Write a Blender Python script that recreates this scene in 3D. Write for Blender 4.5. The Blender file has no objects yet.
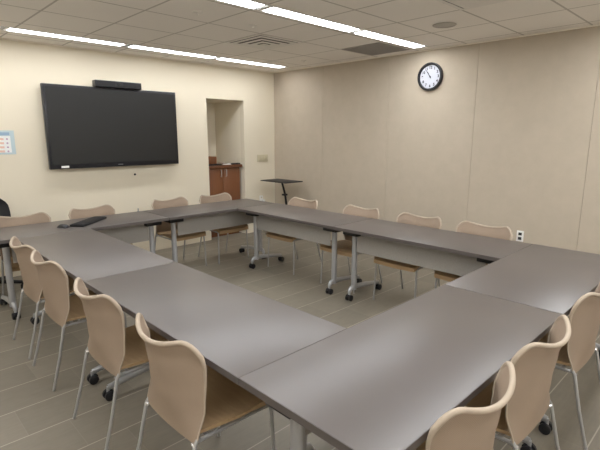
import bpy, bmesh, math, random
from mathutils import Vector, Matrix
random.seed(7)
PI = math.pi
SC = bpy.context.scene
COL = SC.collection

# ------------------------------------------------------------------ mesh helpers
class MB:
    """collects shapes in one bmesh, built into ONE mesh object"""
    def __init__(self):
        self.bm = bmesh.new()
    def box(self, lo, hi, bevel=0.0, rot=None, piv=None, seg=2):
        bm = self.bm
        r = bmesh.ops.create_cube(bm, size=1.0)
        vs = r['verts']
        c = [(a + b) / 2 for a, b in zip(lo, hi)]
        s = [abs(b - a) for a, b in zip(lo, hi)]
        for v in vs:
            v.co = Vector((v.co.x * s[0] + c[0], v.co.y * s[1] + c[1], v.co.z * s[2] + c[2]))
        if bevel > 0:
            es = list({e for v in vs for e in v.link_edges})
            rr = bmesh.ops.bevel(bm, geom=es, offset=bevel, segments=seg, affect='EDGES', profile=0.5)
            vs = list({v for f in rr['faces'] for v in f.verts} | {v for v in vs if v.is_valid})
        if rot is not None:
            p = Vector(piv if piv else c)
            for v in vs:
                v.co = rot @ (v.co - p) + p
        return vs
    def tube(self, pts, rad, n=12, cap=True, flat=1.0, up=None):
        """round (or flattened) tube along a polyline, radius a number or a list"""
        bm = self.bm
        pts = [Vector(p) for p in pts]
        m = len(pts)
        rads = rad if isinstance(rad, (list, tuple)) else [rad] * m
        rings = []
        prev = None
        for i, p in enumerate(pts):
            if i == 0: t = pts[1] - pts[0]
            elif i == m - 1: t = pts[-1] - pts[-2]
            else: t = (pts[i + 1] - p).normalized() + (p - pts[i - 1]).normalized()
            t.normalize()
            if prev is None:
                a = Vector(up) if up else (Vector((0, 0, 1)) if abs(t.z) < .9 else Vector((1, 0, 0)))
            else:
                a = prev
            a = (a - t * a.dot(t)).normalized()
            prev = a
            b = t.cross(a)
            rings.append([bm.verts.new(p + (a * math.cos(2 * PI * k / n) * flat + b * math.sin(2 * PI * k / n)) * rads[i]) for k in range(n)])
        for i in range(m - 1):
            for k in range(n):
                bm.faces.new((rings[i][k], rings[i][(k + 1) % n], rings[i + 1][(k + 1) % n], rings[i + 1][k]))
        if cap:
            bm.faces.new(list(reversed(rings[0])))
            bm.faces.new(rings[-1])
    def lathe(self, prof, centre=(0, 0, 0), n=24, axis='Z'):
        """prof: list of (radius, height); ends closed"""
        bm = self.bm
        c = Vector(centre)
        rings = []
        for r, h in prof:
            ring = []
            for k in range(n):
                a = 2 * PI * k / n
                x, y = r * math.cos(a), r * math.sin(a)
                v = {'Z': (x, y, h), 'X': (h, x, y), 'Y': (x, h, -y)}[axis]
                ring.append(bm.verts.new(c + Vector(v)))
            rings.append(ring)
        for i in range(len(rings) - 1):
            for k in range(n):
                bm.faces.new((rings[i][k], rings[i][(k + 1) % n], rings[i + 1][(k + 1) % n], rings[i + 1][k]))
        bm.faces.new(list(reversed(rings[0])))
        bm.faces.new(rings[-1])
    def ring(self, r0, r1, z0, z1, n=48, centre=(0, 0, 0)):
        """flat annulus with thickness"""
        bm = self.bm
        c = Vector(centre)
        L = []
        for r, z in ((r0, z0), (r1, z0), (r1, z1), (r0, z1)):
            L.append([bm.verts.new(c + Vector((r * math.cos(2 * PI * k / n), r * math.sin(2 * PI * k / n), z))) for k in range(n)])
        for i in range(4):
            A, B = L[i], L[(i + 1) % 4]
            for k in range(n):
                bm.faces.new((A[k], A[(k + 1) % n], B[(k + 1) % n], B[k]))
    def frame(self, x0, x1, y0, y1, w, z0, z1):
        for lo, hi in (((x0, y0, z0), (x1, y0 + w, z1)), ((x0, y1 - w, z0), (x1, y1, z1)),
                       ((x0, y0 + w, z0), (x0 + w, y1 - w, z1)), ((x1 - w, y0 + w, z0), (x1, y1 - w, z1))):
            self.box(lo, hi)
    def grid(self, f, nu, nv):
        """closed thick sheet: f(i, j, side) -> point, side 0 front, 1 back"""
        bm = self.bm
        S = [[[bm.verts.new(f(i / nu, j / nv, s)) for j in range(nv + 1)] for i in range(nu + 1)] for s in (0, 1)]
        for i in range(nu):
            for j in range(nv):
                a = S[0]
                bm.faces.new((a[i][j], a[i + 1][j], a[i + 1][j + 1], a[i][j + 1]))
                a = S[1]
                bm.faces.new((a[i][j], a[i][j + 1], a[i + 1][j + 1], a[i + 1][j]))
        for i in range(nu):
            for j in (0, nv):
                q = (S[0][i][j], S[1][i][j], S[1][i + 1][j], S[0][i + 1][j])
                bm.faces.new(q)
        for j in range(nv):
            for i in (0, nu):
                bm.faces.new((S[0][i][j], S[0][i][j + 1], S[1][i][j + 1], S[1][i][j]))
    def build(self, name, mat, parent=None, smooth=True, label=None):
        bmesh.ops.recalc_face_normals(self.bm, faces=self.bm.faces[:])
        me = bpy.data.meshes.new(name)
        self.bm.to_mesh(me)
        self.bm.free()
        me.materials.append(mat)
        if smooth:
            me.polygons.foreach_set('use_smooth', [True] * len(me.polygons))
            try:
                me.set_sharp_from_angle(angle=math.radians(38))
            except Exception:
                pass
        o = bpy.data.objects.new(name, me)
        COL.objects.link(o)
        if parent: o.parent = parent
        if label: o['label'] = label
        return o

def tag(o, label, cat, group=None):
    o['label'] = label
    o['category'] = cat
    if group: o['group'] = group
    return o

def thing(name, label, cat, loc=(0, 0, 0), rz=0.0, group=None):
    o = bpy.data.objects.new(name, None)
    o.empty_display_size = .1
    COL.objects.link(o)
    o.location = loc
    o.rotation_euler = (0, 0, rz)
    return tag(o, label, cat, group)

def copy_tree(o, parent=None):
    c = o.copy()
    COL.objects.link(c)
    c.parent = parent
    for ch in list(o.children):
        copy_tree(ch, c)
    return c

def struct(name, mb, mat, smooth=False):
    o = mb.build(name, mat, None, smooth)
    o['kind'] = 'structure'
    return o

# ------------------------------------------------------------------ materials
def srgb(r, g, b):
    f = lambda c: (c / 255 / 12.92) if c / 255 <= .04045 else ((c / 255 + .055) / 1.055) ** 2.4
    return (f(r), f(g), f(b), 1)

def mat(name, col, rough=.6, metal=0.0, spec=.5, noise=0.0, nscale=40.0, bump=0.0, bscale=200.0):
    m = bpy.data.materials.new(name)
    m.use_nodes = True
    nt = m.node_tree
    b = nt.nodes['Principled BSDF']
    b.inputs['Base Color'].default_value = col
    b.inputs['Roughness'].default_value = rough
    b.inputs['Metallic'].default_value = metal
    b.inputs['Specular IOR Level'].default_value = spec
    tc = nt.nodes.new('ShaderNodeTexCoord')
    if noise:
        n = nt.nodes.new('ShaderNodeTexNoise')
        n.inputs['Scale'].default_value = nscale
        n.inputs['Detail'].default_value = 6
        nt.links.new(tc.outputs['Object'], n.inputs['Vector'])
        mx = nt.nodes.new('ShaderNodeMix')
        mx.data_type = 'RGBA'
        mx.inputs[6].default_value = [c * (1 - noise) for c in col[:3]] + [1]
        mx.inputs[7].default_value = [min(1, c * (1 + noise)) for c in col[:3]] + [1]
        nt.links.new(n.outputs['Fac'], mx.inputs[0])
        nt.links.new(mx.outputs[2], b.inputs['Base Color'])
    if bump:
        n2 = nt.nodes.new('ShaderNodeTexNoise')
        n2.inputs['Scale'].default_value = bscale
        n2.inputs['Detail'].default_value = 3
        nt.links.new(tc.outputs['Object'], n2.inputs['Vector'])
        bp = nt.nodes.new('ShaderNodeBump')
        bp.inputs['Strength'].default_value = bump
        bp.inputs['Distance'].default_value = .002
        nt.links.new(n2.outputs['Fac'], bp.inputs['Height'])
        nt.links.new(bp.outputs['Normal'], b.inputs['Normal'])
    return m

def emis(name, col, s):
    m = bpy.data.materials.new(name)
    m.use_nodes = True
    nt = m.node_tree
    nt.nodes.clear()
    e = nt.nodes.new('ShaderNodeEmission')
    e.inputs['Color'].default_value = col
    e.inputs['Strength'].default_value = s
    o = nt.nodes.new('ShaderNodeOutputMaterial')
    nt.links.new(e.outputs[0], o.inputs[0])
    return m

def mathn(nt, op, a, b=None, clamp=False):
    n = nt.nodes.new('ShaderNodeMath')
    n.operation = op
    n.use_clamp = clamp
    for i, v in enumerate((a, b)):
        if v is None: continue
        if isinstance(v, (int, float)): n.inputs[i].default_value = v
        else: nt.links.new(v, n.inputs[i])
    return n.outputs[0]

def mixcol(nt, fac, a, b):
    mx = nt.nodes.new('ShaderNodeMix')
    mx.data_type = 'RGBA'
    for k, v in ((0, fac), (6, a), (7, b)):
        if isinstance(v, (tuple, list, float, int)): mx.inputs[k].default_value = v
        else: nt.links.new(v, mx.inputs[k])
    return mx.outputs[2]

def linemask(nt, coord, period, offset, width):
    """1 inside a thin line repeated every period along one coordinate"""
    t = mathn(nt, 'SUBTRACT', coord, offset)
    t = mathn(nt, 'DIVIDE', t, period)
    t = mathn(nt, 'FRACT', t)
    t = mathn(nt, 'SUBTRACT', t, .5)
    t = mathn(nt, 'ABSOLUTE', t)
    return mathn(nt, 'GREATER_THAN', t, .5 - width / period / 2)

def floor_mat():
    m = bpy.data.materials.new('porcelain_floor_tile')
    m.use_nodes = True
    nt = m.node_tree
    b = nt.nodes['Principled BSDF']
    tc = nt.nodes.new('ShaderNodeTexCoord')
    sp = nt.nodes.new('ShaderNodeSeparateXYZ')
    nt.links.new(tc.outputs['Object'], sp.inputs[0])
    y0, PY, PX = 1.36, .305, .61
    row = mathn(nt, 'FLOOR', mathn(nt, 'DIVIDE', mathn(nt, 'SUBTRACT', sp.outputs[1], y0), PY))
    sh = mathn(nt, 'MULTIPLY', row, PX / 3)
    xs = mathn(nt, 'ADD', sp.outputs[0], sh)
    ly = linemask(nt, sp.outputs[1], PY, y0, .0065)
    lx = linemask(nt, xs, PX, .2, .004)
    colid = mathn(nt, 'FLOOR', mathn(nt, 'DIVIDE', mathn(nt, 'SUBTRACT', xs, .2), PX))
    wn = nt.nodes.new('ShaderNodeTexWhiteNoise')
    wn.noise_dimensions = '2D'
    cb = nt.nodes.new('ShaderNodeCombineXYZ')
    nt.links.new(row, cb.inputs[0]); nt.links.new(colid, cb.inputs[1])
    nt.links.new(cb.outputs[0], wn.inputs['Vector'])
    # streaky grain along x and soft clouds
    mp = nt.nodes.new('ShaderNodeMapping')
    mp.inputs['Scale'].default_value = (3, 26, 1)
    nt.links.new(tc.outputs['Object'], mp.inputs[0])
    n1 = nt.nodes.new('ShaderNodeTexNoise'); n1.inputs['Scale'].default_value = 2.5; n1.inputs['Detail'].default_value = 8
    nt.links.new(mp.outputs[0], n1.inputs['Vector'])
    n2 = nt.nodes.new('ShaderNodeTexNoise'); n2.inputs['Scale'].default_value = 14; n2.inputs['Detail'].default_value = 6
    nt.links.new(tc.outputs['Object'], n2.inputs['Vector'])
    f = mathn(nt, 'ADD', mathn(nt, 'MULTIPLY', wn.outputs['Value'], .35), mathn(nt, 'MULTIPLY', n1.outputs['Fac'], .45))
    f = mathn(nt, 'ADD', f, mathn(nt, 'MULTIPLY', n2.outputs['Fac'], .35))
    base = mixcol(nt, f, FLOOR_A, FLOOR_B)
    c = mixcol(nt, mathn(nt, 'MULTIPLY', lx, .10), base, GROUT)
    c = mixcol(nt, mathn(nt, 'MULTIPLY', ly, .65), c, GROUT)
    nt.links.new(c, b.inputs['Base Color'])
    b.inputs['Roughness'].default_value = .5
    b.inputs['Specular IOR Level'].default_value = .35
    return m

def ceiling_mat():
    m = bpy.data.materials.new('acoustic_ceiling_tile')
    m.use_nodes = True
    nt = m.node_tree
    b = nt.nodes['Principled BSDF']
    tc = nt.nodes.new('ShaderNodeTexCoord')
    sp = nt.nodes.new('ShaderNodeSeparateXYZ')
    nt.links.new(tc.outputs['Object'], sp.inputs[0])
    lx = linemask(nt, sp.outputs[0], .61, 2.215, .018)
    ly = linemask(nt, sp.outputs[1], .61, .70, .018)
    ln = mathn(nt, 'MAXIMUM', lx, ly)
    n = nt.nodes.new('ShaderNodeTexNoise'); n.inputs['Scale'].default_value = 90; n.inputs['Detail'].default_value = 5
    nt.links.new(tc.outputs['Object'], n.inputs['Vector'])
    base = mixcol(nt, n.outputs['Fac'], CEIL_A, CEIL_B)
    c = mixcol(nt, mathn(nt, 'MULTIPLY', ln, .6), base, (.30, .265, .225, 1))
    nt.links.new(c, b.inputs['Base Color'])
    b.inputs['Roughness'].default_value = .9
    b.inputs['Specular IOR Level'].default_value = .1
    return m

def mesh_fabric(name, ca, cb, see):
    """knitted mesh: fine weave, slightly see-through"""
    m = bpy.data.materials.new(name)
    m.use_nodes = True
    nt = m.node_tree
    b = nt.nodes['Principled BSDF']
    out = nt.nodes['Material Output']
    tc = nt.nodes.new('ShaderNodeTexCoord')
    sp = nt.nodes.new('ShaderNodeSeparateXYZ')
    nt.links.new(tc.outputs['Object'], sp.inputs[0])
    wx = mathn(nt, 'SINE', mathn(nt, 'MULTIPLY', sp.outputs[0], 2 * PI / .006))
    wz = mathn(nt, 'SINE', mathn(nt, 'MULTIPLY', sp.outputs[2], 2 * PI / .006))
    w = mathn(nt, 'MULTIPLY', wx, wz)
    w01 = mathn(nt, 'ADD', mathn(nt, 'MULTIPLY', w, .5), .5)
    n = nt.nodes.new('ShaderNodeTexNoise'); n.inputs['Scale'].default_value = 9; n.inputs['Detail'].default_value = 4
    nt.links.new(tc.outputs['Object'], n.inputs['Vector'])
    f = mathn(nt, 'ADD', mathn(nt, 'MULTIPLY', w01, .5), mathn(nt, 'MULTIPLY', n.outputs['Fac'], .5))
    nt.links.new(mixcol(nt, f, ca, cb), b.inputs['Base Color'])
    b.inputs['Roughness'].default_value = .75
    b.inputs['Specular IOR Level'].default_value = .2
    tr = nt.nodes.new('ShaderNodeBsdfTransparent')
    ms = nt.nodes.new('ShaderNodeMixShader')
    nt.links.new(mathn(nt, 'MULTIPLY', w01, see * 2), ms.inputs[0])
    nt.links.new(b.outputs[0], ms.inputs[1]); nt.links.new(tr.outputs[0], ms.inputs[2])
    nt.links.new(ms.outputs[0], out.inputs[0])
    return m

def wood_mat(name, ca, cb, rough=.45, scale=(2, 30, 30), along='x'):
    m = bpy.data.materials.new(name)
    m.use_nodes = True
    nt = m.node_tree
    b = nt.nodes['Principled BSDF']
    tc = nt.nodes.new('ShaderNodeTexCoord')
    mp = nt.nodes.new('ShaderNodeMapping')
    mp.inputs['Scale'].default_value = scale
    nt.links.new(tc.outputs['Object'], mp.inputs[0])
    n = nt.nodes.new('ShaderNodeTexNoise'); n.inputs['Scale'].default_value = 2; n.inputs['Detail'].default_value = 8; n.inputs['Distortion'].default_value = .6
    nt.links.new(mp.outputs[0], n.inputs['Vector'])
    nt.links.new(mixcol(nt, n.outputs['Fac'], ca, cb), b.inputs['Base Color'])
    b.inputs['Roughness'].default_value = rough
    return m

FLOOR_A = (.118, .101, .074, 1); FLOOR_B = (.215, .187, .143, 1); GROUT = (.42, .38, .31, 1)
CEIL_A = (.83, .785, .73, 1); CEIL_B = (.91, .865, .81, 1)
M = {}
M['floor'] = floor_mat()
M['ceiling'] = ceiling_mat()
M['cream'] = mat('cream_wall_paint', (.74, .668, .525, 1), .75, spec=.25, noise=.03, nscale=3, bump=.15, bscale=500)
M['cream_lit'] = mat('cream_paint_lit_alcove', (.82, .75, .60, 1), .75, spec=.25, noise=.03, nscale=3)  # cream paint made paler: light reaching into the alcove put into the colour
M['offwhite'] = mat('off_white_wall_paint', (.82, .77, .68, 1), .7, spec=.25, noise=.02, nscale=3)
M['tan'] = mat('tan_fabric_wall_panel', (.46, .392, .305, 1), .85, spec=.15, noise=.07, nscale=9, bump=.3, bscale=700)
M['seam'] = mat('panel_seam_backing', (.42, .357, .277, 1), .9)  # slightly darker tan backing that shows in the panel seams
M['trimgrey'] = mat('grey_ceiling_trim', (.86, .80, .70, 1), .6)
M['laminate'] = mat('taupe_grey_laminate', (.084, .070, .063, 1), .39, spec=.80, noise=.03, nscale=300)
M['edge'] = mat('dark_taupe_edge_band', (.075, .062, .056, 1), .5)
M['steel'] = mat('silver_painted_steel', (.42, .42, .43, 1), .38, metal=.55)
M['chrome'] = mat('satin_chrome_tube', (.38, .375, .37, 1), .36, metal=.5)
M['bright'] = mat('polished_fitting', (.8, .79, .77, 1), .25, metal=.7)
M['panel'] = mat('perforated_grey_panel', (.31, .288, .26, 1), .55, noise=.18, nscale=160)
M['black'] = mat('black_plastic', (.011, .011, .013, 1), .5, spec=.3)
M['blackgloss'] = mat('black_gloss_bezel', (.009, .009, .012, 1), .3)
M['screen'] = mat('dark_glass_screen', (.011, .011, .0105, 1), .42, spec=.4)
M['back'] = mesh_fabric('tan_knit_mesh', (.30, .222, .160, 1), (.40, .30, .222, 1), .14)
M['rim'] = mat('top_lit_piped_edge', (.41, .33, .25, 1), .7, spec=.2, noise=.06, nscale=60)  # paler than the backrest mesh, lighting from above is put into the colour
M['seat'] = wood_mat('golden_tan_seat', (.29, .18, .088, 1), (.45, .30, .155, 1), .5)
M['wood'] = wood_mat('reddish_brown_cabinet_wood', (.13, .042, .014, 1), (.21, .078, .028, 1), .45, (22, 22, 1.5))
M['woodtop'] = wood_mat('brown_counter_wood', (.10, .035, .014, 1), (.165, .062, .026, 1), .35)
M['white'] = mat('white_plastic', (.78, .77, .74, 1), .4)
M['ivory'] = mat('ivory_plastic', (.54, .48, .33, 1), .45)
M['paper'] = mat('white_paper', (.80, .80, .78, 1), .8)
M['clockface'] = mat('clock_face', (.50, .51, .57, 1), .6)
M['ink'] = mat('black_ink', (.015, .015, .02, 1), .6)
M['posterblue'] = mat('poster_pale_blue', (.46, .57, .60, 1), .6)
M['posterhead'] = mat('poster_blue_band', (.26, .37, .50, 1), .6)
M['salmon'] = mat('poster_salmon_bar', (.78, .50, .40, 1), .6)
M['mauve'] = mat('poster_mauve_mark', (.45, .30, .42, 1), .6)
M['lightframe'] = mat('white_light_trim', (.55, .54, .52, 1), .5)
M['ventmetal'] = mat('vent_painted_metal', (.78, .74, .69, 1), .5)
M['ventdark'] = mat('vent_dark_gap', (.05, .045, .04, 1), .8)
M['grille'] = mat('dark_grey_grille', (.30, .28, .26, 1), .7, noise=.15, nscale=120)
M['speaker'] = mat('grey_speaker_grille', (.42, .39, .35, 1), .7, noise=.1, nscale=300)
M['lamp'] = emis('fluorescent_diffuser', (.95, .975, 1.0, 1), 33)
M['lampwash'] = emis('wall_wash_diffuser', (.97, .98, 1.0, 1), 20)
M['greysmall'] = mat('grey_plastic', (.25, .25, .25, 1), .5)
M['socket'] = mat('black_socket', (.01, .01, .01, 1), .5)

# ------------------------------------------------------------------ room shell
ZC, YW, XW = 2.60, 4.62, 3.607
XL, YF = -2.75, -3.4
AX0, AX1, AZ, AY = 2.297, 2.976, 2.122, 5.42
b = MB(); b.box((XL - .1, YF - .1, -.1), (XW + .1, AY + .1, 0)); struct('floor', b, M['floor'])
b = MB(); b.box((XL - .1, YF - .1, ZC), (XW + .1, YW + .1, ZC + .1)); struct('ceiling', b, M['ceiling'])
b = MB()
b.box((XL - .1, YW, 0), (AX0, YW + .1, ZC)); b.box((AX1, YW, 0), (XW + .1, YW + .1, ZC)); b.box((AX0, YW, AZ), (AX1, YW + .1, ZC))
struct('wall_back', b, M['cream'])
b = MB(); b.box((AX0 - .1, YW + .1, 0), (AX0, AY, AZ + .1)); struct('wall_alcove_left', b, M['cream_lit'])
b = MB(); b.box((AX1, YW + .1, 0), (AX1 + .1, AY, AZ + .1)); struct('wall_alcove_right', b, M['cream_lit'])
b = MB(); b.box((AX0 - .1, AY, 0), (AX1 + .1, AY + .1, AZ + .1)); struct('wall_alcove_back', b, M['cream_lit'])
b = MB(); b.box((AX0, YW + .1, AZ), (AX1, AY, AZ + .1)); struct('ceiling_alcove', b, M['cream_lit'])
# clock wall: fabric panels 1.17 m wide with narrow seams
b = MB(); b.box((XW + .012, YF - .1, 0), (XW + .1, YW + .1, ZC)); struct('wall_right', b, M['seam'])
b = MB()
edges = [YF - .02] + [0.0 + 1.172 * k for k in range(-2, 4)] + [YW]
for y0, y1 in zip(edges[:-1], edges[1:]):
    b.box((XW, y0 + .0015, .0), (XW + .014, y1 - .0015, ZC), .002)
struct('wall_right_panels', b, M['tan'])
b = MB(); b.box((XL - .1, YF - .1, 0), (XL, YW + .1, ZC)); struct('wall_left', b, M['offwhite'])
b = MB(); b.box((XL - .1, YF - .1, 0), (XW + .1, YF, ZC)); struct('wall_front', b, M['offwhite'])
b = MB(); b.box((XW - .022, YF, ZC - .012), (XW, YW, ZC)); struct('trim_1', b, M['trimgrey'])
b = MB(); b.box((XL, YW - .022, ZC - .012), (XW - .022, YW, ZC)); struct('trim_2', b, M['trimgrey'])

# ------------------------------------------------------------------ folding tables (flip-top, T feet on casters)
ZT = .737
def make_table(label, length, depth, loc, rz, gap=.0012):
    """local: length along x, user side -y, inner side +y"""
    t = thing('folding_table', label, 'table', loc, rz, 'flip top tables set in a hollow rectangle')
    L, D = length / 2 - gap, depth / 2
    b = MB(); b.box((-L + .002, -D + .002, ZT - .026), (L - .002, D - .002, ZT), .0015); top = b.build('tabletop', M['laminate'], t)
    b = MB()
    b.box((-L, -D, ZT - .029), (L, -D + .002, ZT - .001)); b.box((-L, D - .002, ZT - .029), (L, D, ZT - .001))
    b.box((-L, -D + .002, ZT - .029), (-L + .002, D - .002, ZT - .001)); b.box((L - .002, -D + .002, ZT - .029), (L, D - .002, ZT - .001))
    b.build('edge_band', M['edge'], t, label='dark taupe edge band')
    lx = L - .128
    b = MB(); b.box((-lx + .04, .155, .492), (lx - .04, .159, ZT - .032)); b.build('modesty_panel', M['panel'], t, label='grey perforated modesty panel')
    cy = .14
    for s in (-1, 1):
        x = s * lx
        b = MB()
        b.tube([(x, cy, .10), (x, cy, ZT - .075)], .027, 20)
        # arched foot, high at the column, running down to both casters
        yy = [(.208, .078), (.203, .098), (.188, .118), (.155, .128), (.08, .125), (-.05, .112), (-.17, .095), (-.265, .078)]
        b.tube([(x, p[0], p[1]) for p in yy], [.019, .022, .024, .026, .026, .024, .021, .019], 12, flat=.8)
        for cyy in (.208, -.265):
            b.tube([(x, cyy, .04), (x, cyy, .085)], .011, 10)
        lg = b.build('leg', M['steel'], t)
        b = MB()
        b.box((x - .085, cy - .05, ZT - .082), (x + .085, cy + .085, ZT - .031), .006)
        b.box((x - .012, -.20, ZT - .05), (x + .012, cy - .05, ZT - .031), .003)
        b.build('bracket', M['black'], lg, label='black tilt bracket')
        for cyy in (.208, -.265):
            b = MB()
            for dx in (-.019, .019):
                b.lathe([(.024, -.011), (.030, -.008), (.030, .008), (.024, .011)], (x + dx, cyy, .0302), 20, 'X')
            b.lathe([(.012, -.02), (.012, .02)], (x, cyy, .0302), 12, 'X')
            b.tube([(x - .02, cyy + .014, .05), (x + .02, cyy + .014, .05)], .014, 10)
            b.build('caster', M['black'], lg, label='black twin wheel caster')
    for kx in (-.28, .33):
        b = MB(); b.box((kx - .035, .19, ZT - .045), (kx + .035, .225, ZT - .03), .004); b.build('latch', M['black'], t, label='small black latch under the top')
    return t
WL, WF, WR, WB = .611, .63, .626, .62
HX = 1.693
LY1, YB = 1.5326, 3.1131
RY1 = 1.5879
XS, XE = .8821, 2.331
BX0, BXS = -.79, .81
# left row (inner side +X)
make_table('taupe table beside the two nearest left chairs, in the middle of the photo\'s left half', LY1, WL, (-WL / 2, LY1 / 2, 0), -PI / 2)
make_table('farther table of the left row, its end touching the table with the keyboard', YB - LY1, WL, (-WL / 2, (YB + LY1) / 2, 0), -PI / 2)
# right row (inner side -X)
make_table('taupe table of the clock wall row, nearer one, running to the white wall outlet', RY1, WR, (HX + WR / 2, RY1 / 2, 0), PI / 2, .003)
make_table('taupe table of the clock wall row, farther one, near the small black side table', YB - RY1, WR, (HX + WR / 2, (YB + RY1) / 2, 0), PI / 2, .003)
# near row (inner side +Y)
make_table('large foreground taupe table with bright sheen, its end at the bottom of the photo', XS + WL, WF, ((XS - WL) / 2, -WF / 2, 0), 0)
make_table('taupe table of the near row at the right edge, in front of the outlet', XE - XS, WF, ((XE + XS) / 2, -WF / 2, 0), 0)
# back row (inner side -Y)
make_table('taupe table under the wall display carrying the black keyboard', BXS - BX0, WB, ((BXS + BX0) / 2, YB + WB / 2, 0), PI, .003)
make_table('taupe table in front of the alcove cabinet, in the far corner', 2.307 - BXS, WB, ((2.307 + BXS) / 2, YB + WB / 2, 0), PI, .003)

# ------------------------------------------------------------------ stacking chairs
def lerp_tab(tab, v):
    for (a, fa), (c, fc) in zip(tab[:-1], tab[1:]):
        if v <= c:
            t = (v - a) / (c - a)
            t = t * t * (3 - 2 * t)
            return fa + (fc - fa) * t
    return tab[-1][1]
ZB0 = .392
YC = [(0, -.188), (.45, -.212), (.8, -.228), (1, -.252)]
WRAP = [(0, .012), (.4, .070), (.75, .087), (1, .097)]
HWID = [(0, .210), (.5, .222), (.8, .233), (1, .243)]
def top_z(u):
    a = abs(u)
    return .796 + .060 * a ** 2 - .085 * max(0, (a - .66) / .34) ** 2.4
def back_pt(u, v, off=0.0):
    """u -1..1, v 0..1; chair faces +y"""
    a = abs(u)
    y = lerp_tab(YC, v) + lerp_tab(WRAP, v) * a ** 2.2
    z = ZB0 + (top_z(u) - ZB0) * v
    hw = lerp_tab(HWID, v)
    if v < .12: z += 0
    return Vector((hw * u, y + off, z))
def make_chair(label):
    t = thing('stacking_chair', label, 'chair')
    b = MB()
    b.grid(lambda i, j, s: back_pt(i * 2 - 1, j, -.003 if s else .003), 28, 18)
    b.build('backrest', M['back'], t)
    # piped edge round sides and top, thick at the top
    path, rad = [], []
    for k in range(15):
        v = k / 15
        path.append(back_pt(-1, v)); rad.append(.004 + .0055 * v ** 3)
    for k in range(33):
        u = -1 + 2 * k / 32
        p = back_pt(u, 1.0); p.y -= .004
        path.append(p); rad.append(.0098)
    for k in range(15):
        v = 1 - (k + 1) / 15
        path.append(back_pt(1, v)); rad.append(.004 + .0055 * v ** 3)
    b = MB(); b.tube(path, rad, 10, up=(0, 1, 0)); b.build('edge_piping', M['rim'], t, label='beige piped edge with top light put into its colour')
    # seat: thin moulded pad dropping at the front edge
    def seat_pt(i, j, s):
        u, w = i * 2 - 1, j
        yr = -.180 + .020 * abs(u) ** 2.2
        y = yr + w * (.240 - yr)
        hw = .196 + .038 * min(1, w * 2.2)
        if w > .9: hw -= .012 * ((w - .9) / .1) ** 2
        z = .432 + .018 * w - .016 * math.sin(PI * w) * (1 - u * u) + .006 * u * u
        if w > .84: z -= .030 * ((w - .84) / .16) ** 2
        th = .014 + .020 * max(0, (w - .55) / .45)
        return Vector((hw * u, y, z - (th if s else 0)))
    b = MB(); b.grid(seat_pt, 16, 20); b.build('seat', M['seat'], t, label='golden tan seat')
    # under-seat frame
    b = MB()
    for s in (-1, 1):
        b.tube([(s * .203, -.176, .402), (s * .205, -.12, .404), (s * .210, .10, .404), (s * .214, .196, .404)], .0085, 10)
    b.tube([(-.205, .10, .400), (.205, .10, .400)], .008, 10)
    b.tube([(-.207, -.12, .402), (.207, -.12, .402)], .008, 10)
    b.build('seat_frame', M['chrome'], t)
    for s in (-1, 1):
        b = MB(); b.tube([(s * .2060, -.166, .418), (s * .2075, -.184, .392), (s * .214, -.225, .21), (s * .2225, -.283, .004)], [.0082, .0088, .0088, .0085], 12)
        b.build('leg', M['chrome'], t)
        b = MB(); b.tube([(s * .216, .195, .412), (s * .221, .201, .36), (s * .230, .212, .004)], [.0088, .0088, .0085], 12)
        b.build('leg', M['chrome'], t)
        b = MB(); b.box((s * .198 - .010, -.194, .382), (s * .198 + .010, -.172, .398), .005)
        b.build('corner_fitting', M['bright'], t, label='bright metal corner fitting')
    return t
proto = make_chair('beige chair in the left row nearest the camera, its whole curved back in view')
LC = [  # x, y, heading (rotation about z from facing +y), label
    (-.500, .406, -PI / 2, None, 'chairs along the left side'),
    (-.511, 1.120, -PI / 2, 'beige chair second from the near end of the left row, before two black casters', 'chairs along the left side'),
    (-.505, 1.955, -PI / 2, 'beige chair third from the near end of the left row', 'chairs along the left side'),
    (-.500, 2.530, -PI / 2, 'beige chair at the far end of the left row beside a table leg', 'chairs along the left side'),
    (-.40, 3.607, PI, 'beige mesh chair at the left edge of the photo, leftmost along the cream wall', 'chairs under the wall display'),
    (.285, 3.64, PI + .08, 'beige mesh chair directly behind the black keyboard', 'chairs under the wall display'),
    (1.215, 3.66, PI + .05, 'beige mesh chair below the right end of the wall display', 'chairs under the wall display'),
    (1.84, 3.62, PI, 'beige mesh chair in front of the brown alcove cabinet', 'chairs under the wall display'),
    (2.19, 2.665, PI / 2, 'pale chair by the clock wall next to the black side table', 'chairs along the clock wall'),
    (2.19, 1.775, PI / 2, 'pale chair by the clock wall behind the pair of table legs', 'chairs along the clock wall'),
    (2.19, 1.065, PI / 2, 'pale chair by the clock wall below the clock', 'chairs along the clock wall'),
    (2.19, .425, PI / 2, 'pale chair by the clock wall beside the white outlet', 'chairs along the clock wall'),
    (-.175, -.505, 0, 'beige chair at the bottom right, cut off by the lower edge of the photo', 'chairs along the near side'),
    (.415, -.505, 0, 'beige chair in the middle of the near row of three', 'chairs along the near side'),
    (1.20, -.502, 0, 'beige chair of the near row cut off by the right edge of the photo', 'chairs along the near side'),
]
for i, (x, y, rz, lab, grp) in enumerate(LC):
    c = proto if i == 0 else copy_tree(proto)
    c.location = (x, y, 0)
    c.rotation_euler = (0, 0, rz)
    if lab: c['label'] = lab
    c['group'] = grp

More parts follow.
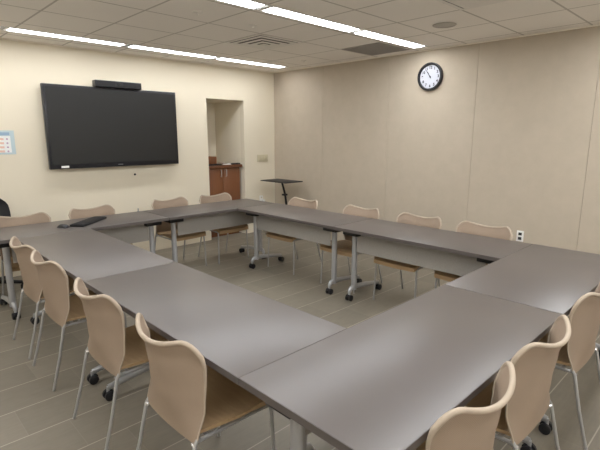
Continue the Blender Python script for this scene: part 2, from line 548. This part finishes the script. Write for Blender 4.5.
# black office chair behind the left edge
t = thing('office_chair', 'black office chair by the cream wall at the left edge of the photo', 'chair', (-.645, 4.20, 0), PI - .1)
def ob(i, j, s):
    u, v = i * 2 - 1, j
    hw = .235 + .02 * math.sin(PI * v) - .05 * max(0, (v - .8) / .2) ** 2
    return Vector((hw * u, -.22 - .05 * v + .05 * u * u - (.035 if s else 0), .52 + .43 * v - .02 * u * u * v))
b = MB(); b.grid(ob, 14, 12); b.build('backrest', M['black'], t)
b = MB(); b.box((-.25, -.22, .41), (.25, .25, .48), .03, seg=4); b.build('seat', M['black'], t)
b = MB(); b.tube([(0, 0, .09), (0, 0, .42)], .028, 14); b.build('gas_column', M['black'], t)
b = MB(); b.tube([(0, -.1, .40), (0, -.25, .42), (0, -.285, .60)], .02, 10, flat=.5); b.build('back_support', M['black'], t)
for s in (-1, 1):
    b = MB(); b.tube([(s * .22, .0, .42), (s * .28, .0, .44), (s * .285, .0, .66)], .016, 10); b.box((s * .285 - .03, -.13, .655), (s * .285 + .03, .12, .685), .01)
    b.build('armrest', M['black'], t)
b = MB()
for k in range(5):
    a = 2 * PI * k / 5 + .3
    b.tube([(0, 0, .11), (.27 * math.cos(a), .27 * math.sin(a), .075)], [.026, .018], 10)
base = b.build('star_base', M['black'], t)
for k in range(5):
    a = 2 * PI * k / 5 + .3
    b = MB(); b.lathe([(.02, -.02), (.027, -.014), (.027, .014), (.02, .02)], (.27 * math.cos(a), .27 * math.sin(a), .0272), 16, 'X')
    b.tube([(.27 * math.cos(a), .27 * math.sin(a), .03), (.27 * math.cos(a), .27 * math.sin(a), .08)], .01, 8)
    b.build('caster', M['black'], base)

# ------------------------------------------------------------------ wall display with its camera bar
t = thing('wall_display', 'large black flat screen mounted on the cream wall', 'screen', (.925, YW, 1.682))
W2, H2 = .822, .479
b = MB(); b.box((-W2, -.10, -H2), (W2, -.045, H2), .006); b.build('housing', M['blackgloss'], t)
b = MB(); b.box((-W2 + .03, -.1025, -H2 + .055), (W2 - .03, -.0995, H2 - .03)); b.build('screen_panel', M['screen'], t, label='dark grey glass')
b = MB(); b.box((-.35, -.046, -.28), (.35, 0, .28), .004); b.box((-.80, -.05, .18), (-.74, -.0, .30), .004); b.build('wall_mount', M['black'], t)
b = MB(); b.box((-W2 + .12, -.1035, -H2 + .012), (-W2 + .205, -.0995, -H2 + .036)); b.build('sticker', M['white'], t, label='small white sticker')
b = MB(); b.box((-.03, -.1028, -H2 + .022), (.03, -.0995, -H2 + .032)); b.build('maker_mark', M['greysmall'], t, label='tiny grey mark')
b = MB(); b.box((.968 - .288, YW - .13, 2.163), (.968 + .288, YW - .03, 2.242), .006)
t = thing('camera_bar', 'black video bar standing on top of the wall display', 'video bar', (.968, YW, 2.163))
o = b.build('body', M['blackgloss'], t); o.data.transform(Matrix.Translation((-.968, -YW, -2.163)))
b = MB(); b.lathe([(.018, -.136), (.022, -.129)], (.0, 0, .042), 20, 'Y'); b.build('lens', M['screen'], t)
b = MB(); b.box((-.275, -.1325, .012), (-.05, -.1295, .068)); b.box((.05, -.1325, .012), (.275, -.1295, .068)); b.build('grille', M['black'], t)
# small black cable stub below the display
b = MB(); b.lathe([(.011, -.012), (.013, -.004), (.016, .002)], (1.147, YW, 1.082), 14, 'Y'); tag(b.build('cable_grommet', M['black']), 'tiny black cable grommet on the cream wall below the display', 'grommet')

# ------------------------------------------------------------------ poster at the left
t = thing('poster', 'pale blue chart with salmon rows pinned at the left edge of the cream wall', 'poster', (-.372, YW, 1.385))
b = MB(); b.box((-.19, -.004, 0), (.174, .001, .257)); b.build('sheet', M['posterblue'], t)
b = MB(); b.box((-.17, -.0052, .205), (.13, -.0038, .238)); b.build('header_band', M['posterhead'], t)
b = MB(); b.box((-.175, -.0050, .02), (.135, -.0038, .198)); fld = b.build('white_field', M['paper'], t)
for k in range(4):
    z = .165 - .044 * k
    b = MB(); b.box((-.165, -.0060, z - .011), (.07, -.0049, z + .011)); b.build('text_bar', M['salmon'], fld)
    b = MB(); b.lathe([(.010, -.0060), (.010, -.0049)], (.102, 0, z), 12, 'Y'); b.build('mark', M['mauve'], fld)

# ------------------------------------------------------------------ switch plate and outlets
t = thing('switch_plate', 'ivory four-gang light switch plate between alcove and room corner', 'switch', (3.34, YW, 1.22))
b = MB(); b.box((-.115, -.008, -.058), (.115, 0, .058), .004); b.build('plate', M['ivory'], t)
for k in range(4):
    x = -.075 + .05 * k
    b = MB(); b.box((x - .016, -.013, -.033), (x + .016, -.007, .033), .003); b.build('rocker', M['ivory'], t)
t = thing('wall_outlet', 'white outlet plate with plugged adapter on the cream wall near the corner', 'outlet', (3.30, YW, .545))
b = MB(); b.box((-.036, -.007, -.058), (.036, 0, .058), .003); b.build('plate', M['white'], t)
b = MB(); b.box((-.005, -.045, -.055), (.05, -.007, -.005), .006); b.build('adapter', M['white'], t)
b = MB(); b.lathe([(.014, -.0085), (.014, -.0065)], (0, 0, .026), 16, 'Y'); b.build('socket', M['ivory'], t)
t = thing('wall_outlet', 'white outlet plate with two black sockets low on the tan clock wall', 'outlet', (XW, .552, .512))
b = MB(); b.box((-.007, -.037, -.06), (0, .037, .06), .003); b.build('plate', M['white'], t)
for z in (.025, -.025):
    b = MB(); b.box((-.0105, -.018, z - .016), (-.0065, .018, z + .016), .003); b.build('socket', M['socket'], t, label='black socket')

# ------------------------------------------------------------------ clock
t = thing('wall_clock', 'round black-rimmed clock with white face on the tan wall', 'clock', (XW, 1.748, 2.283))
t.rotation_euler = (PI / 2, 0, -PI / 2)      # local x = viewer's right, y = up, z = out of the wall
R0 = .163
b = MB()
b.ring(R0 - .027, R0, 0, .034, 64); b.ring(R0 - .022, R0 - .006, .03, .042, 64); b.build('rim', M['blackgloss'], t)
b = MB(); b.lathe([(R0 - .02, .002), (R0 - .02, .014)], n=64); b.build('face', M['clockface'], t, label='white dial')
def text_mesh(s, size):
    cu = bpy.data.curves.new('numeral', 'FONT')
    cu.body = s; cu.size = size; cu.align_x = 'CENTER'; cu.align_y = 'CENTER'; cu.extrude = .0006; cu.offset = .0016
    o = bpy.data.objects.new('numeral_source', cu)
    COL.objects.link(o)
    bpy.context.view_layer.update()
    me = bpy.data.meshes.new_from_object(o.evaluated_get(bpy.context.evaluated_depsgraph_get()))
    bpy.data.objects.remove(o)
    bpy.data.curves.remove(cu)
    me.materials.clear(); me.materials.append(M['ink'])
    me.name = 'numeral'
    return me
for h in range(1, 13):
    a = PI / 2 - h * PI / 6
    o = bpy.data.objects.new('numeral', text_mesh(str(h), .043))
    COL.objects.link(o); o.parent = t
    o.location = (.106 * math.cos(a), .106 * math.sin(a), .0148)
def hand(ang, ln, w, z, tail=.022):
    b = MB(); b.box((-w / 2, -tail, z), (w / 2, ln, z + .0015))
    o = b.build('hand', M['ink'], t, smooth=False); o.rotation_euler = (0, 0, -ang)
hand(math.radians(10.9 * 30), .070, .009, .017)
hand(math.radians(54 * 6), .105, .006, .0195)
b = MB(); b.lathe([(.008, .0145), (.008, .0225)], n=16); b.build('hub', M['ink'], t)

# ------------------------------------------------------------------ alcove cabinet and what stands on it
cy0, cy1, ct = YW + .085, AY - .01, 1.09
t = thing('cabinet', 'reddish brown two-door cabinet built into the wall alcove', 'cabinet', (2.617, cy0, 0))
x0, x1 = AX0 + .003 - 2.617, 2.935 - 2.617
b = MB(); b.box((x0, .02, .08), (x1, cy1 - cy0, ct)); b.box((x0, .06, 0), (x1, cy1 - cy0, .08)); b.build('carcass', M['wood'], t)
for s, (a, c) in ((-1, (x0 + .003, -.003)), (1, (.003, x1 - .003))):
    b = MB(); b.box((a, 0, .10), (c, .02, ct - .008), .002); d = b.build('door', M['wood'], t)
    hx = s * .048 - .005
    b = MB(); b.tube([(hx, -.002, .955), (hx, -.028, .965), (hx, -.028, 1.055), (hx, -.002, 1.065)], .0055, 8); b.build('handle', M['bright'], d, label='slim vertical metal handle')
b = MB(); b.box((x0, -.035, ct), (x1 + .03, cy1 - cy0, ct + .045), .006); b.build('counter', M['woodtop'], t, label='darker brown counter with rounded edge')
zt = ct + .0455
b = MB(); b.box((AX0 + .02, YW + .18, zt), (2.565, YW + .40, zt + .13), .004)
tag(b.build('wooden_box', M['wood'], smooth=True), 'brown wooden box on the left of the alcove counter', 'box')
b = MB(); b.box((2.34, YW + .085, zt), (2.60, YW + .165, zt + .018), .004)
tag(b.build('tray', M['black']), 'flat black tray before the wooden box on the alcove counter', 'tray')
t = thing('paper_stack', 'small white stack of papers on the alcove counter', 'papers', (2.72, YW + .13, zt), .15)
for k in range(4):
    b = MB(); b.box((-.055, -.035, .004 * k), (.055, .035, .004 * k + .0035)); o = b.build('sheet', M['paper'], t); o.rotation_euler = (0, 0, .06 * (k - 1.5))
b = MB(); b.box((2.80, YW + .08, zt), (2.95, YW + .17, zt + .02), .005)
tag(b.build('flat_case', M['black']), 'flat black case at the right end of the alcove counter', 'case')

# ------------------------------------------------------------------ black side table in the corner
t = thing('side_table', 'black side table with a tilted post in the far corner', 'table', (3.31, 4.12, 0))
b = MB(); b.box((-.185, -.30, .873), (.185, .30, .888), .006); b.build('tabletop', M['black'], t)
b = MB(); b.tube([(-.01, -.02, .875), (.06, -.02, .66), (.10, -.02, .40), (.10, -.02, .03)], .02, 12, flat=.8); b.build('post', M['black'], t)
b = MB(); b.box((.01, -.05, .645), (.09, .01, .675), .008); b.build('clamp', M['black'], t)
b = MB(); b.box((-.17, -.25, 0), (.2, -.20, .03), .01); b.box((-.17, .16, 0), (.2, .21, .03), .01); b.box((.07, -.22, 0), (.13, .18, .03), .01); b.build('base', M['black'], t)

# ------------------------------------------------------------------ keyboard, mouse, peg on the back row
t = thing('keyboard', 'long black keyboard lying at an angle on the far left table', 'keyboard', (.10, 3.425, ZT + .0003), math.radians(41))
b = MB()
b.box((-.225, -.068, 0), (.225, .068, .020), .004)
b.build('body', M['black'], t)
b = MB()
for r in range(5):
    for c in range(16):
        b.box((-.212 + c * .0266, -.058 + r * .0235, .0195), (-.212 + c * .0266 + .0225, -.058 + r * .0235 + .0195, .0245))
b.build('keys', M['black'], t)
t = thing('mouse', 'small black computer mouse at the left end of the keyboard', 'mouse', (-.165, 3.34, ZT + .0003), .5)
def ms(i, j, s):
    u, w = i * 2 - 1, j * 2 - 1
    h = .032 * max(0, 1 - abs(u) ** 2.5) ** .5 * max(0, 1 - abs(w) ** 2.6) ** .5
    return Vector((.032 * u, .052 * w, 0.0 if s else h + .001))
b = MB(); b.grid(ms, 12, 14); b.build('shell', M['blackgloss'], t)
b = MB(); b.lathe([(.008, -.004), (.008, .004)], (0, .028, .027), 12, 'X'); b.build('wheel', M['greysmall'], t)
b = MB(); b.lathe([(.012, 0), (.012, .006), (.006, .010), (.006, .028), (.009, .030), (.009, .036)], (.742, 3.705, ZT + .0003), 14)
tag(b.build('table_peg', M['greysmall']), 'tiny grey peg standing at the far edge of the display wall table', 'peg')

# ------------------------------------------------------------------ ceiling fixtures
def light(x, y, half, lamp, label):
    t = thing('ceiling_light', label, 'light', (x, y, ZC), 0, 'recessed strip lights in the ceiling')
    b = MB(); b.frame(-half, half, -.088, .088, .014, -.006, 0); b.build('frame', M['lightframe'], t)
    b = MB(); b.box((-half + .048, -.074, -.004), (half - .048, .074, -.0005)); b.build('diffuser', M[lamp], t, label='glowing white diffuser')
RANK = ['first', 'second', 'third', 'fourth', 'fifth']
for k in range(5):
    light(2.745 - 1.22 * k, 4.075, .605, 'lampwash', 'glowing strip light of the line along the display wall, %s from the room corner' % RANK[k])
for k in range(5):
    light(2.815 - 1.19 * k, 1.775, .59, 'lamp', 'glowing strip light of the middle ceiling line, %s from the clock wall' % RANK[k])
for k in range(5):
    light(2.815 - 1.19 * k, -.50, .59, 'lamp', 'strip light of the ceiling line above the near tables, %s from the clock wall' % RANK[k])
for k in range(5):
    light(2.815 - 1.19 * k, -2.6, .59, 'lamp', 'strip light of the rearmost ceiling line, %s from the clock wall' % RANK[k])

t = thing('ceiling_vent', 'square louvred air vent in the ceiling between the strip light lines', 'vent', (1.91, 2.835, ZC))
b = MB(); b.box((-.285, -.285, -.004), (.285, .285, -.0005)); b.build('backing', M['ventdark'], t)
b = MB(); b.frame(-.300, .300, -.300, .300, .022, -.010, 0); b.build('frame', M['ventmetal'], t)
for r, z in ((.262, -.010), (.185, -.016), (.110, -.022)):
    b = MB(); b.frame(-r, r, -r, r, .046, z - .004, z); b.build('louvre', M['ventmetal'], t, smooth=False)
b = MB(); b.box((-.036, -.036, -.030), (.036, .036, -.026)); b.build('centre_plate', M['ventmetal'], t)

t = thing('ceiling_diffuser', 'square flat plate air diffuser at the top edge of the photo', 'vent', (1.915, .395, ZC))
b = MB(); b.frame(-.298, .298, -.298, .298, .03, -.008, 0); b.build('frame', M['ventmetal'], t)
b = MB(); b.box((-.268, -.268, -.004), (.268, .268, -.0005)); b.build('backing', M['ventdark'], t)
b = MB(); b.box((-.245, -.245, -.014), (.245, .245, -.007), .003); b.build('face_plate', M['ventmetal'], t)

t = thing('return_grille', 'dark grey return air grille in the ceiling by the clock wall', 'vent', (3.13, 2.225, ZC))
b = MB(); b.frame(-.30, .30, -.275, .275, .016, -.006, 0); b.build('frame', M['grille'], t)
b = MB(); b.box((-.284, -.259, -.003), (.284, .259, -.0005)); b.build('backing', M['grille'], t)
b = MB()
for k in range(24):
    y = -.25 + k * .0217
    b.box((-.284, y, -.0055), (.284, y + .006, -.003))
b.build('slats', M['grille'], t)

t = thing('ceiling_speaker', 'round grey speaker grille in the ceiling near the clock', 'speaker', (2.59, 1.045, ZC))
b = MB(); b.lathe([(.108, -.004), (.104, -.009), (.09, -.009), (.085, -.005)], n=40); b.build('ring', M['speaker'], t)
b = MB(); b.lathe([(.088, -.006), (.05, -.0085), (.002, -.009)], n=40); b.build('grille', M['speaker'], t)
for x, y, lab in ((1.333, 2.304, 'small sprinkler head in the ceiling beside the square vent'), (3.10, 3.42, 'faint sprinkler cap in the ceiling near the room corner'), (.72, 2.26, 'small sprinkler cap in the ceiling above the wall display')):
    t = thing('sprinkler', lab, 'sprinkler', (x, y, ZC), 0, 'ceiling sprinklers')
    b = MB(); b.lathe([(.042, -.001), (.040, -.006), (.02, -.010)], n=24); b.build('escutcheon', M['ventmetal'], t)
    b = MB(); b.tube([(0, 0, -.008), (0, 0, -.022)], .007, 10); b.lathe([(.013, -.024), (.013, -.022)], n=14); b.build('head', M['ventmetal'], t)

# ------------------------------------------------------------------ world, camera, view
w = bpy.data.worlds.new('world'); SC.world = w
w.use_nodes = True
w.node_tree.nodes['Background'].inputs[0].default_value = (1, .95, .88, 1)
w.node_tree.nodes['Background'].inputs[1].default_value = .15

yaw, pitch, roll, f = .7736, -.1961, .0006, 452.07
fw = Vector((math.sin(yaw) * math.cos(pitch), math.cos(yaw) * math.cos(pitch), math.sin(pitch)))
rt = Vector((math.cos(yaw), -math.sin(yaw), 0)); up = rt.cross(fw)
r2 = rt * math.cos(roll) + up * math.sin(roll); u2 = -rt * math.sin(roll) + up * math.cos(roll)
cam = bpy.data.cameras.new('camera')
co = bpy.data.objects.new('camera', cam)
COL.objects.link(co)
mw = Matrix.Identity(4)
for i in range(3):
    mw[i][0], mw[i][1], mw[i][2] = r2[i], u2[i], -fw[i]
mw.translation = Vector((-1.4915, -1.2196, 1.5936))
co.matrix_world = mw
cam.sensor_width = 36
cam.lens = f / 600 * 36
cam.clip_start = .02
SC.camera = co
SC.view_settings.view_transform = 'Standard'
SC.view_settings.look = 'None'
SC.view_settings.exposure = 0.0
SC.view_settings.gamma = 1.06
